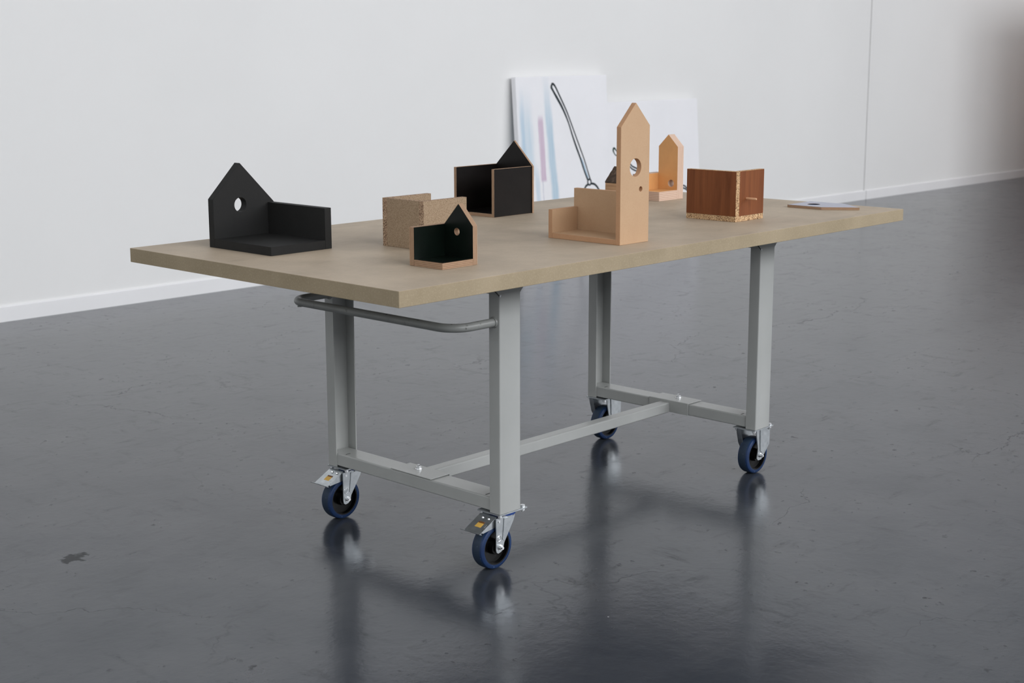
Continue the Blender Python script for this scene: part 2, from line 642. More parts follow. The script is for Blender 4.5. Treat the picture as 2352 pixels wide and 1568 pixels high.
for i, (a, b) in enumerate(WINDOWS):
    fr = MB()
    for q in (a, (a + b) / 2 - 0.03, b - 0.06):
        fr.box(q, q + 0.06, yf - 0.12, yf - 0.05, *WIN_Z)
    for q in (WIN_Z[0], WIN_Z[1] - 0.06):
        fr.box(a, b, yf - 0.12, yf - 0.05, q, q + 0.06)
    tag(fr.build('window_%d' % (i + 1), M['frame_paint'], smooth=False), 'high window in the wall behind the viewer', 'window', kind='structure')
fr = MB()  # frame of the added fill window
for q in (FILL_WIN[0], (FILL_WIN[0] + FILL_WIN[1]) / 2 - 0.03, FILL_WIN[1] - 0.06):
    fr.box(x0 - 0.12, x0 - 0.05, q, q + 0.06, FILL_WIN[2], FILL_WIN[3])
for q in (FILL_WIN[2], FILL_WIN[3] - 0.06):
    fr.box(x0 - 0.12, x0 - 0.05, FILL_WIN[0], FILL_WIN[1], q, q + 0.06)
tag(fr.build('window_5', M['frame_paint'], smooth=False), 'added tall fill window in the left end wall', 'window', kind='structure')
# partition added out of view to shade the right end of the wall
tag(MB().box(12.1, 17.0, 2.75, 2.87, 0, 2.08).build('added_shade_partition', M['shade_partition_wood'], smooth=False, bevel=0.004),
    'added brown wooden partition, out of view, shading the wall', 'partition', kind='structure')

# ------------------------------------------------------------------ rolling table
HT, L, W, T = 0.86, 2.331, 1.115, 0.0395
LX, LY, LA, LB, LZ, FX, FY = 0.5252, 0.1831, 0.082, 0.0384, 0.1614, 1.2234, 0.6838
ZB = HT - T
table = thing('work_table', (L / 2, W / 2, 0), 'long grey steel work table on blue casters with a thick beige board top', 'table')

mb = MB()
mb.box(0, L, 0, W, ZB, HT)
mb.mi = [1, 0, 1, 1, 1, 1]
top = mb.build('tabletop', [M['tabletop_face'], M['tabletop_edge']], table, (0, 0, ZB), smooth=False, bevel=0.0012)
tag(top, 'thick beige fibreboard top with speckled edges')


def round_u(w_, dpt, tk, rad=0.0032, n=4):
    """channel profile, web along x at y=0, flanges towards +y"""
    pts = [(0, dpt)]
    for i in range(n + 1):
        a = math.pi + (math.pi / 2) * i / n
        pts.append((rad + rad * math.cos(a), rad + rad * math.sin(a)))
    for i in range(n + 1):
        a = 1.5 * math.pi + (math.pi / 2) * i / n
        pts.append((w_ - rad + rad * math.cos(a), rad + rad * math.sin(a)))
    pts += [(w_, dpt), (w_ - tk, dpt), (w_ - tk, tk), (tk, tk), (tk, dpt)]
    return pts


ZG = 0.7615
for fx in (LX, LX + FX):
    for side in (0, 1):
        mb = MB()
        prof = round_u(LA, LB, 0.0035)
        if side == 0:
            poly = [(fx + p[0], LY + p[1]) for p in prof]
        else:
            yo = LY + FY + LB
            poly = [(fx + p[0], yo - p[1]) for p in prof]
        # polygon is concave: build its walls and caps as quads
        n = len(poly)
        vs = [(p[0], p[1], LZ) for p in poly] + [(p[0], p[1], ZB - 0.001) for p in poly]
        mb.add(vs, [(i, (i + 1) % n, n + (i + 1) % n, n + i) for i in range(n)] + [tuple(range(n - 1, -1, -1)), tuple(range(n, 2 * n))])
        leg = mb.build('leg', M['enamel'], table, (fx, LY if side == 0 else LY + FY, LZ), smooth=True)
        # flared gusset ears at the head of the web
        yy = (LY + 0.0002, LY + 0.0035) if side == 0 else (LY + FY + LB - 0.0035, LY + FY + LB - 0.0002)
        e = 0.052
        for tri in ([(fx + LA - 0.004, ZG), (fx + LA + e, ZB - 0.001), (fx + LA - 0.004, ZB - 0.001)], [(fx + 0.004, ZG), (fx + 0.004, ZB - 0.001), (fx - e, ZB - 0.001)]):
            MB().prism(tri, *yy, 'y').build('gusset', M['enamel'], leg, (fx, yy[0], ZG), smooth=False)
        if side == 0:
            MB().cyl((fx + 0.002, LY - 0.0018, ZG + 0.0015), 0.0034, 0.003, 'y', 12).build('weld_point', M['bright_steel'], leg, (fx, LY, ZG))
            MB().prism([(fx + 0.003, ZG - 0.001), (fx - 0.001, ZG + 0.0005), (fx - 0.026, ZG + 0.021), (fx - 0.021, ZG + 0.021)], LY - 0.0006, LY + 0.0002, 'y').build(
                'gap_shade', M['weld_or_gap_dark'], leg, (fx, LY, ZG), smooth=False)  # strip coloured dark for the shade in the gap behind the ear
    # head beam between the two legs
    MB().box(fx - 0.002, fx + LA + 0.002, LY + 0.0042, LY + FY + LB - 0.0042, 0.765, ZB - 0.0005).build('head_beam', M['enamel'], table, (fx, LY, 0.765), smooth=False, bevel=0.003)
    # foot beam set into the channels
    fb = MB().box(fx + 0.0038, fx + LA - 0.0075, LY + 0.004, LY + FY + LB - 0.004, 0.1640, 0.2025).build('foot_beam', M['enamel'], table, (fx, LY, 0.164), smooth=False, bevel=0.004, seg=3)
    for yq in (LY + LB + 0.028, LY + FY - 0.03):
        MB().box(fx + 0.012, fx + 0.030, yq - 0.0014, yq + 0.0014, 0.2023, 0.2029).build('slot', M['weld_or_gap_dark'], fb, (fx, yq, 0.2), smooth=False)
    # saddle plate with bolt
    near = fx == LX
    s = MB()
    sx0, sx1, sy0, sy1 = fx + 0.0015, fx + LA - 0.0045, 0.457, 0.6235
    s.box(sx0, sx1, sy0, sy1, 0.2038, 0.2060)
    if near:
        s.box(sx1 - 0.0005, sx1 + 0.0025, sy0, sy1, 0.1645, 0.2057)
    else:
        s.box(sx0 - 0.0025, sx0 + 0.0005, sy0, sy1, 0.1645, 0.2057)
    sp = s.build('saddle_plate', M['enamel'], table, (sx0, sy0, 0.2027), smooth=False, bevel=0.0008)
    bx, by = (0.5745, 0.5557) if near else (1.7975, 0.534)
    b = MB()
    b.cyl((bx, by, 0.2057), 0.0105, 0.0016, 'z', 24)
    b.cyl((bx, by, 0.2073), 0.0078, 0.007, 'z', 6)
    b.cyl((bx, by, 0.2143), 0.0046, 0.005, 'z', 16, r_top=0.004)
    b.build('bolt', M['bright_steel'], sp, (bx, by, 0.2057))
# long beam between the frames
MB().box(LX + LA - 0.002, LX + FX + 0.0005, 0.535, 0.5748, 0.1625, 0.1985).build('long_beam', M['enamel'], table, (LX + LA, 0.535, 0.1625), smooth=False, bevel=0.0045, seg=3)

# push handle
hz, hr, hxc, R = 0.690, 0.0117, 0.378, 0.06
ya, yb = LY + 0.0213, LY + FY + LB - 0.0213
path = [(LX + 0.004, ya, hz)]
for i in range(11):
    a = -math.pi / 2 - (math.pi / 2) * i / 10
    path.append((hxc + R + R * math.cos(a), ya + R + R * math.sin(a), hz))
for i in range(11):
    a = math.pi - (math.pi / 2) * i / 10
    path.append((hxc + R + R * math.cos(a), yb - R + R * math.sin(a), hz))
path.append((LX + 0.004, yb, hz))
hd = MB().tube(path, hr, 20).build('handle', M['worn'], table, (hxc, ya, hz))
tag(hd, 'bent grey tube handle with worn paint')
for q in (ya, yb):
    MB().cyl((LX - 0.005, q, hz), hr + 0.0022, 0.005, 'x', 24, r_top=hr + 0.004).build('weld_collar', M['worn'], hd, (LX, q, hz))
random.seed(3)
wl = MB()
for i in range(5):
    wl.cyl((hxc - 0.006 + 0.004 * i, yb - 0.050 - 0.004 * (i % 2), hz - 0.013), 0.004, 0.006, 'z', 8)
wl.build('weld_bead', M['worn'], hd, (hxc, yb, hz))


# casters
RW, WT = 0.0625, 0.040


def caster(px, py, trail, brake, name='caster'):
    """px,py: centre of the top plate; wheel axis along y"""
    ax = px + trail
    c0 = Vector((px, py, 0))
    zt = LZ - 0.0005
    m = MB()
    m.box(px - 0.055, px + 0.055, py - 0.0425, py + 0.0425, zt - 0.0035, zt)
    m.cyl((px, py, zt - 0.012), 0.030, 0.009, 'z', 28)
    zf = zt - 0.0125
    if trail:
        m.cyl((px, py, zf - 0.004), 0.034, 0.005, 'z', 28)
        outl = [(-0.014, zf), (-0.0145, 0.060), (-0.012, 0.052), (-0.006, 0.0485), (0.006, 0.0515), (0.013, 0.059), (0.017, 0.074), (0.052, 0.126), (0.057, 0.140), (0.0585, zf + 0.004)]
        poly = [(ax + a, b) for a, b in outl]
    else:
        front = [(-0.027, zt - 0.003), (-0.0135, 0.088), (-0.019, 0.0567), (-0.012, 0.0495), (0.006, 0.0495), (0.014, 0.0554), (0.053, 0.0945), (0.055, 0.147), (0.050, zt - 0.003)]
        rear = [(-0.053, zt - 0.003), (-0.050, 0.140), (-0.040, 0.105), (-0.0235, 0.081), (-0.014, 0.054), (-0.006, 0.0495), (0.008, 0.0495), (0.020, 0.060), (0.040, 0.100), (0.045, zt - 0.003)]
        polys = {-1: [(px + a, b) for a, b in front], 1: [(px + a, b) for a, b in rear]}
    for s in (-1, 1):
        y_in = py + s * 0.0275
        m.prism(poly if trail else polys[s], y_in, y_in + s * 0.0032, 'y')
        if trail:      # pressed rib and rear flange
            m.prism([(ax + 0.016, zf - 0.004), (ax + 0.010, 0.085), (ax + 0.018, 0.080), (ax + 0.044, 0.126), (ax + 0.048, zf - 0.004)], y_in + s * 0.003, y_in + s * 0.0052, 'y')
            m.prism([(ax + 0.0565, zf), (ax + 0.0595, zf + 0.004), (ax + 0.0595, 0.142), (ax + 0.054, 0.128), (ax + 0.0515, 0.128)], y_in - s * 0.016, y_in + s * 0.003, 'y')
        else:
            m.prism([(px - 0.006 - 0.010 * (s > 0), zt - 0.004), (px - 0.002, 0.080), (px + 0.010, 0.072), (px + 0.034 - 0.010 * (s > 0), 0.100), (px + 0.036 - 0.010 * (s > 0), zt - 0.004)], y_in + s * 0.003, y_in + s * 0.0058, 'y')
            if s > 0:     # folded edge of the rear cheek
                m.prism([(px - 0.053, zt - 0.003), (px - 0.050, 0.140), (px - 0.040, 0.105), (px - 0.0235, 0.081), (px - 0.0205, 0.083), (px - 0.037, 0.107), (px - 0.047, 0.141), (px - 0.050, zt - 0.003)],
                        y_in - 0.014, y_in + 0.003, 'y')
            else:
                m.prism([(px + 0.055, 0.147), (px + 0.050, zt - 0.003), (px + 0.047, zt - 0.003), (px + 0.052, 0.147), (px + 0.050, 0.0965), (px + 0.053, 0.0945)], y_in - 0.002, y_in + 0.012, 'y')
    if trail:
        m.prism([(ax - 0.014, zf - 0.0035), (ax + 0.058, zf - 0.0005), (ax + 0.058, zf + 0.003), (ax - 0.014, zf)], py - 0.030, py + 0.030, 'y')
    root = m.build(name, M['zinc'], table, c0, smooth=True)
    tag(root, 'zinc swivel caster with brake pedal and blue tyre' if brake else 'zinc fixed caster with blue tyre')
    cw = (ax, py, RW)
    hw = WT / 2
    # tyre: rounded tread and shoulder
    prof = [(RW - 0.013, -hw), (RW - 0.007, -hw), (RW - 0.0025, -hw + 0.0025), (RW - 0.0006, -hw + 0.007), (RW, 0), (RW - 0.0006, hw - 0.007), (RW - 0.0025, hw - 0.0025), (RW - 0.007, hw), (RW - 0.013, hw)]
    tb = MB().lathe_y(cw, prof, 64)
    nf = len(prof)
    tb.mi = [1 if (k % nf) in (3, 4) else 0 for k in range(len(tb.f))]
    ty = tb.build('tire', [M['tire'], M['tread']], root, cw)
    hb = MB()
    hprof = [(RW - 0.0128, -hw + 0.001), (RW - 0.016, -hw + 0.001), (RW - 0.0178, -hw + 0.013), (0.022, -hw + 0.015), (0.020, -hw - 0.001), (0.008, -hw - 0.003), (0.008, hw + 0.003), (0.020, hw + 0.001), (0.022, hw - 0.015), (RW - 0.0178, hw - 0.013), (RW - 0.016, hw - 0.001), (RW - 0.0128, hw - 0.001)]
    hb.lathe_y(cw, hprof, 48)
    hb.build('wheel_hub', M['black_plastic'], root, cw)
    ab = MB()
    for s in (-1, 1):
        y_ = py + s * 0.0307
        ab.cyl((ax + 0.001, min(y_, y_ + s * 0.0018), 0.0645), 0.0085, 0.0018, 'y', 20)
        ab.cyl((ax + 0.001, min(y_ + s * 0.0018, y_ + s * 0.0078), 0.0645), 0.0068, 0.006, 'y', 6)
        ab.cyl((ax + 0.001, min(y_ + s * 0.0078, y_ + s * 0.0115), 0.0645), 0.0038, 0.0037, 'y', 14)
    ab.cyl((ax + 0.001, py - 0.031, 0.0645), 0.004, 0.062, 'y', 12)
    ab.build('axle_bolt', M['bright_steel'], root, (ax, py, 0.0645))
    for sx in (-1, 1):
        for sy in (-1, 1):
            qx, qy = px + sx * 0.0455, py + sy * 0.0335
            pb = MB()
            pb.cyl((qx, qy, zt - 0.010), 0.0062, 0.0065, 'z', 6)
            pb.cyl((qx, qy, zt - 0.0135), 0.0036, 0.004, 'z', 12)
            if sx > 0:
                pb.cyl((qx, qy, zt), 0.0066, 0.0062, 'z', 6)
            pb.build('plate_bolt', M['bright_steel'], root, (qx, qy, zt))
    if brake:
        seal = MB().cyl((px, py, zf + 0.0005), 0.0365, 0.0065, 'z', 32)
        seal.build('swivel_seal', M['blue_plastic'], root, (px, py, zf))
        # pedal: sloping plate with side flanges and upturned lip
        p = MB()
        a0, a1 = Vector((ax - 0.008, 0, 0.1515)), Vector((ax - 0.072, 0, 0.1185))
        w0 = 0.0285
        tk = 0.0022

        def lerp(q):
            return a0 + (a1 - a0) * q
        p.prism([(a0.x, a0.z), (a1.x, a1.z), (a1.x, a1.z - tk), (a0.x, a0.z - tk)], py - w0 + 0.003, py + w0 + 0.006, 'y')
        for s in (-1, 1):
            ys = py + s * (w0 - 0.002) + 0.0045
            p.prism([(a0.x, a0.z - 0.001), (lerp(0.86).x, lerp(0.86).z - 0.001), (lerp(0.80).x, lerp(0.80).z - 0.009), (a0.x - 0.004, a0.z - 0.030), (a0.x + 0.004, a0.z - 0.022)], ys - 0.001, ys + 0.001, 'y')
        p.prism([(a1.x + 0.001, a1.z - tk), (a1.x - 0.0065, a1.z + 0.0005), (a1.x - 0.0075, a1.z + 0.0025), (a1.x + 0.001, a1.z)], py - w0 - 0.002, py + w0 + 0.016, 'y')
        ped = p.build('brake_pedal', M['zinc'], root, (ax - 0.03, py, 0.135), smooth=False)
        nrm = Vector((a1.x - a0.x, 0, a1.z - a0.z)).normalized()
        upn = Vector((-nrm.z, 0, nrm.x)) * (-1 if -nrm.x < 0 else 1)
        if upn.z < 0:
            upn = -upn

        def decal(q0, q1, y0_, y1_, mat, nm, lift=0.0004):
            A, B = lerp(q0) + upn * lift, lerp(q1) + upn * lift
            A2, B2 = lerp(q0) - upn * 0.0002, lerp(q1) - upn * 0.0002
            return MB().prism([(A.x, A.z), (B.x, B.z), (B2.x, B2.z), (A2.x, A2.z)], py + y0_, py + y1_, 'y').build(nm, mat, root, (A.x, py, A.z), smooth=False)
        decal(0.48, 0.70, -0.008, 0.014, M['yellow_sticker'], 'warning_sticker')
        decal(0.40, 0.48, -0.008, 0.014, M['sticker_print'], 'sticker_print')
        for q in (0.50, 0.56, 0.62):
            decal(q, q + 0.02, -0.020, -0.0145, M['bright_steel'], 'pedal_mark', 0.0006)
        rb = MB()
        for yq in (-0.010, 0.012):
            c_ = lerp(0.2)
            rb.cyl((c_.x, py + yq, c_.z + 0.0002), 0.0042, 0.0034, 'z', 14, r_top=0.003)
        rb.build('rivet', M['bright_steel'], root, (ax, py, 0.148))
        # ring and stroke pressed into the fork cheek
        st = MB()
        yq = py - 0.0307
        cx_, cz_ = ax - 0.0035, 0.0905
        ring = [(cx_ + 0.0078 * math.cos(k * math.pi / 12), yq - 0.0002, cz_ + 0.0078 * math.sin(k * math.pi / 12)) for k in range(25)]
        st.tube(ring, 0.0006, 6)
        st.tube([(cx_ - 0.003, yq - 0.0002, cz_ + 0.004), (cx_ + 0.001, yq - 0.0002, cz_ + 0.0045), (cx_ + 0.003, yq - 0.0002, cz_ + 0.001), (cx_ - 0.001, yq - 0.0002, cz_ - 0.001), (cx_ - 0.001, yq - 0.0002, cz_ - 0.005)], 0.0006, 6)
        st.build('stamped_mark', M['bright_steel'], root, (cx_, yq, cz_))
        MB().cyl((ax - 0.003, py - 0.0325, 0.1385), 0.0032, 0.002, 'y', 14).build('rivet', M['bright_steel'], root, (ax, py - 0.032, 0.1385))
    return root


PCY0, PCY1 = LY - 0.001 + 0.0425, LY + FY + LB + 0.001 - 0.0425
caster(LX + 0.0525, PCY0, -0.0425, True)
caster(LX + 0.0525, PCY1, -0.0425, True)
caster(LX + FX + 0.0495, PCY0, 0.0, False)
caster(LX + FX + 0.0495, PCY1, 0.0, False)

# ------------------------------------------------------------------ birdhouses on the table
HB = HT + 0.0003

# 1 black fibreboard house
ax0, ax1, ay0, ay1, t_ = 0.162, 0.3736, 0.6815, 0.9613, 0.0243
b1 = thing('birdhouse', (ax0, ay0, HB), 'matte black birdhouse with a round hole in its gable and one low wall', 'birdhouse', None)
bm_ = M['black_mdf']
wd = ax1 - ax0
panel('gable_panel', b1, (ax0, ay1, HB), X, Z, t_, [(0, 0), (wd, 0), (wd, 0.1145), (0.0955, 0.2312), (0, 0.1345)], bm_, bm_, holes=[(0.093, 0.1135, 0.0206)])
panel('base_panel', b1, (ax0, ay0, HB), X, Y, t_, rect(wd - 0.0226, ay1 - t_ - ay0), bm_, bm_)
panel('side_wall', b1, (ax1 - 0.0225, ay1 - t_, HB), NY, Z, -0.0225, rect(ay1 - t_ - ay0, 0.1135), bm_, bm_)

# 2 dark green faced plywood house
gx0, gx1, gy0, gy1, t_ = 0.296, 0.4213, 0.1612, 0.2813, 0.0158
b2 = thing('birdhouse', (gx0, gy0, HB), 'small plywood birdhouse with dark green-black inside nearest the table corner', 'birdhouse')
gf, pe = M['green_black_film'], M['ply_edge']
gw = gy1 - 0.0165 - gy0
panel('side_wall', b2, (gx0, gy1, HB), X, Z, 0.0165, rect(gx1 - gx0, 0.0987), gf, pe)
panel('gable_panel', b2, (gx1, gy0 + gw, HB), NY, Z, -0.0 + 0.0158, [(0, 0), (gw, 0), (gw, 0.0998), (gw / 2, 0.1543), (0, 0.0998)], gf, pe, holes=[(gy0 + gw - 0.2192, 0.0815, 0.0092)])
panel('base_panel', b2, (gx0, gy0, HB), X, Y, 0.0167, rect(gx1 - 0.016 - gx0, gw - 0.0001), gf, pe)

# 3 particle board box without a gable
cx0, cx1, cy0, cy1, t_ = 0.510, 0.683, 0.4530, 0.6205, 0.0172
b3 = thing('birdhouse', (cx0, cy0, HB), 'raw speckled particle board birdhouse of three low walls', 'birdhouse')
cf, ce_ = M['chipboard_face'], M['chipboard_edge']
hh = 0.1352
panel('side_wall', b3, (cx0, cy0 + t_, HB), X, Z, t_, rect(cx1 - cx0 - 0.006, hh), cf, ce_)
panel('side_wall', b3, (cx0, cy1, HB), X, Z, t_, rect(cx1 - cx0, hh), cf, ce_)
panel('end_wall', b3, (cx0 + t_, cy1 - t_, HB), NY, Z, t_, rect(cy1 - cy0 - 2 * t_, hh), cf, ce_)
panel('base_panel', b3, (cx0 + t_ + 0.0003, cy0 + t_, HB), X, Y, t_, rect(cx1 - cx0 - t_ - 0.006, cy1 - cy0 - 2 * t_), cf, ce_)

# 4 black film-faced plywood house
dx0, dx1, dy0, dy1, t_ = 1.2185, 1.4095, 0.8655, 1.041, 0.0108
b4 = thing('birdhouse', (dx0, dy0, HB), 'black film-faced plywood birdhouse with pale edges and tall side walls', 'birdhouse')
df = M['black_film']
tg = 0.0085
panel('side_wall', b4, (dx0, dy0 + t_, HB), X, Z, t_, rect(dx1 - tg - dx0, 0.1575), df, pe)
panel('side_wall', b4, (dx0 - 0.010, dy1, HB), X, Z, t_, rect(dx1 - dx0 + 0.010, 0.1575), df, pe)
gwd = dy1 - 0.011 - dy0 + 0.003
panel('gable_panel', b4, (dx1, dy1 - 0.011, HB), NY, Z, tg, [(0, 0), (gwd, 0), (gwd, 0.157), (gwd / 2, 0.2395), (0, 0.157)], df, pe)
panel('base_panel', b4, (dx0 + 0.001, dy0 + t_, HB), X, Y, 0.0105, rect(dx1 - tg - dx0 - 0.0012, dy1 - dy0 - 2 * t_), df, pe)

# 5 tall tan fibreboard tower
tx0, tx1, ty0, ty1, t_ = 0.9497, 1.0785, 0.1218, 0.3885, 0.0155
b5 = thing('birdhouse', (tx0, ty0, HB), 'tall tan fibreboard birdhouse tower with a large hole and a small hole', 'birdhouse')
tf, te = M['tan_mdf'], M['tan_mdf_edge']
tw = tx1 - tx0
panel('tower_panel', b5, (tx0, ty0 + t_, HB), X, Z, t_, [(0, 0), (tw, 0), (tw, 0.3293), (tw * 0.508, 0.3932), (0, 0.3285)], tf, te,
      holes=[(0.0665, 0.2136, 0.0255), (0.0911, 0.1519, 0.0073)])
panel('base_panel', b5, (tx0, ty0 + t_, HB), X, Y, 0.0152, rect(tw - t_ - 0.0002, ty1 - ty0 - t_ - 0.0147), tf, te)
panel('side_wall', b5, (tx1, ty1, HB), NY, Z, t_, rect(ty1 - ty0 - t_ - 0.0002, 0.1373), tf, te)
panel('low_wall', b5, (tx0, ty1, HB), X, Z, 0.0146, rect(tw - t_ - 0.0002, 0.0832), tf, te)

# 6 orange lined thick plywood house
yx0, ygx, yx1, yy0, yy1 = 1.985, 2.0925, 2.128, 0.776, 0.863
b6 = thing('birdhouse', (yx0, yy0, HB), 'thick pale plywood birdhouse lined in orange with a narrow gable', 'birdhouse')
of, pp = M['orange_film'], M['pale_ply_edge']
yw = yy1 - yy0
panel('gable_panel', b6, (yx1, yy1, HB), NY, Z, yx1 - ygx, [(0, 0), (yw, 0), (yw, 0.190), (yw / 2, 0.2335), (0, 0.190)], of, pp, holes=[(yy1 - 0.805, 0.0565, 0.0127)])
panel('base_panel', b6, (yx0, yy0, HB), X, Y, 0.0335, rect(ygx - yx0 - 0.0002, yw - 0.0002), of, pp)
panel('low_wall', b6, (yx0, yy1 + 0.035, HB), X, Z, 0.0348, rect(yx1 - yx0, 0.092), of, pp)

# 7 small solid block house with bark roof
kx0, kxm, kx1, ky0, ky1 = 1.850, 1.902, 1.954, 0.862, 0.917
b7 = thing('wooden_house_block', (kx0, ky0, HB), 'small solid wooden house block with a dark bark roof behind the tall tower', 'house block')
MB().prism([(kx0, HB), (kx1, HB), (kx1, HB + 0.068), (kxm, HB + 0.120), (kx0, HB + 0.068)], ky0 + 0.001, ky1 - 0.001, 'y').build('block', M['block_wood'], b7, (kx0, ky0, HB), smooth=False, bevel=0.0006)
rf = MB()
N_ = 9
for s in (0, 1):
    vs, fs = [], []
    for lay in (0, 1):
        for i in range(N_):
            for j in range(N_):
                q, yv = i / (N_ - 1), ky0 + (ky1 - ky0) * j / (N_ - 1)
                xx = (kx0 if s == 0 else kx1) + ((kxm - (kx0 if s == 0 else kx1)) * q)
                zz = HB + 0.0683 + 0.052 * q + (0.0045 + (random.random() - 0.5) * 0.0025 if lay else 0)
                if i == 0 and lay:
                    zz += (random.random() - 0.7) * 0.002
                vs.append((xx, yv, zz))
    o_ = N_ * N_
    for i in range(N_ - 1):
        for j in range(N_ - 1):
            a, b, c_, d_ = i * N_ + j, i * N_ + j + 1, (i + 1) * N_ + j + 1, (i + 1) * N_ + j
            fs += [(a, b, c_, d_), (o_ + a, o_ + d_, o_ + c_, o_ + b)]
    rim = [(i, 0) for i in range(N_)] + [(N_ - 1, j) for j in range(1, N_)] + [(i, N_ - 1) for i in range(N_ - 2, -1, -1)] + [(0, j) for j in range(N_ - 2, 0, -1)]
    ids = [i * N_ + j for i, j in rim]
    for a, b in zip(ids, ids[1:] + ids[:1]):
        fs.append((a, b, o_ + b, o_ + a))
    rf.add(vs, fs)
tag(rf.build('bark_roof', M['bark'], b7, (kx0, ky0, HB), smooth=False), 'dark rough bark')

# 8 brown veneered box
rx0, rx1, ry0, ry1 = 1.6265, 1.7815, 0.2005, 0.392
b8 = thing('birdhouse', (rx0, ry0, HB), 'reddish brown veneered birdhouse box with chipboard edges and a perch peg', 'birdhouse')
tv, cp = M['teak_veneer'], M['chipboard_pale']
rt = 0.0172
panel('base_panel', b8, (rx0, ry0, HB), X, Y, rt - 0.0002, rect(rx1 - rx0, ry1 - ry0), tv, cp)
panel('side_wall', b8, (rx0 + 0.0185, ry1, HB + rt), NY, Z, 0.0185, rect(ry1 - ry0, 0.1423), tv, cp)
panel('front_wall', b8, (rx0 + 0.0187, ry0 + 0.018, HB + rt), X, Z, 0.018, rect(rx1 - rx0 - 0.0187, 0.1423), tv, cp)
pg = MB()
prof = [(0.0001, -0.0385), (0.0028, -0.0382), (0.0036, -0.037), (0.0037, 0.0), (0.0001, 0.0)]
pg.lathe_y((1.6846, ry0 + 0.0005, 0.9318), prof, 16, closed=False)
tag(pg.build('perch', M['dowel_wood'], b8, (1.6846, ry0, 0.9318)), 'round pale wooden peg')

# 9 loose house-shaped board lying flat
lx0, ly0, ly1, lw = 2.1215, 0.192, 0.3262, 0.15
b9 = thing('gable_board', (lx0, ly0, HB), 'loose blue-grey faced gable board lying flat on the far table end', 'board')
panel('board', b9, (lx0, ly1, HB), NY, X, 0.009, [(0, 0), (ly1 - ly0, 0), (ly1 - ly0 + 0.102, lw / 2), (ly1 - ly0, lw), (0, lw)], M['blue_grey_film'], pe,
      holes=[(0.062, lw * 0.46, 0.0215)])
MB().cyl((lx0 + lw * 0.46, ly1 - 0.062, HB + 0.0001), 0.0212, 0.0085, 'z', 32).build('hole_disc', M['dark_blue_matte'], b9, (lx0, ly0, HB))  # matte dark blue disc filling the hole, nearly flush with the face


# ------------------------------------------------------------------ canvases against the wall
def canvas(base, width, height, depth, lean, label):
    up = Vector((0, lean, 1)).normalized()
    ux = Vector((1, WA, 0)).normalized()
    nn = ux.cross(up)
    root = thing('painted_canvas', base, label, 'painting')
    # local frame of all parts: x along width, y up the canvas, z out of the face
    root.matrix_world = Matrix(((ux.x, up.x, nn.x, base[0]), (ux.y, up.y, nn.y, base[1]), (ux.z, up.z, nn.z, base[2]), (0, 0, 0, 1)))
    m = MB().box(0, width, 0, height, -depth, 0)
    return root, m


def child(mb, name, mats, parent, **kw):
    o = mb.build(name, mats, None, **kw)
    o.parent = parent
    o.location = (0, 0, 0)
    return o


def ribbon(mb, pts, widths, z=0.0008, sub=6):
    """painted line: polyline smoothed with Catmull-Rom, slightly raised"""
    P = [Vector((p[0], p[1], 0)) for p in pts]
    out, wds = [], []
    for i in range(len(P) - 1):
        p0, p1, p2, p3 = P[max(i - 1, 0)], P[i], P[i + 1], P[min(i + 2, len(P) - 1)]
        for k in range(sub):
            q = k / sub
            out.append(0.5 * ((2 * p1) + (p2 - p0) * q + (2 * p0 - 5 * p1 + 4 * p2 - p3) * q * q + (3 * p1 - p0 - 3 * p2 + p3) * q ** 3))
            wds.append(widths[i] + (widths[i + 1] - widths[i]) * q)
    out.append(P[-1])
    wds.append(widths[-1])
    vs = []
    for i, p in enumerate(out):
        tt = (out[min(i + 1, len(out) - 1)] - out[max(i - 1, 0)]).normalized()
        s = Vector((-tt.y, tt.x, 0)) * wds[i] / 2
        vs += [(p.x + s.x, p.y + s.y, -0.0002), (p.x + s.x, p.y + s.y, z), (p.x - s.x, p.y - s.y, z), (p.x - s.x, p.y - s.y, -0.0002)]
    fs = [(0, 1, 2, 3), tuple(len(vs) - 4 + k for k in (3, 2, 1, 0))]
    for i in range(len(out) - 1):
        for k in range(4):
            k2 = (k + 1) % 4
            fs.append((4 * i + k, 4 * i + k2, 4 * i + 4 + k2, 4 * i + 4 + k))
    mb.add(vs, fs)


# watercolour washes of the first canvas: streaks in its own coordinates
t = NT('washed_canvas')
tc = t.coord('Object')
sep = t.n('ShaderNodeSeparateXYZ')
t.set(sep.inputs[0], tc)
u_, v_ = sep.outputs[0], sep.outputs[1]
jit = t.math('MULTIPLY_ADD', t.noise(t.coord('Object', (6, 1.2, 1)), 5, 4), 0.03, -0.015)
uj = t.math('ADD', u_, jit)
streak = t.noise(t.coord('Object', (60, 1.6, 1)), 2.0, 5, 0.6)
col = t.ramp(t.noise(tc, 4, 3), [(0.3, rgb(243, 243, 246)), (0.7, rgb(246, 246, 249))])


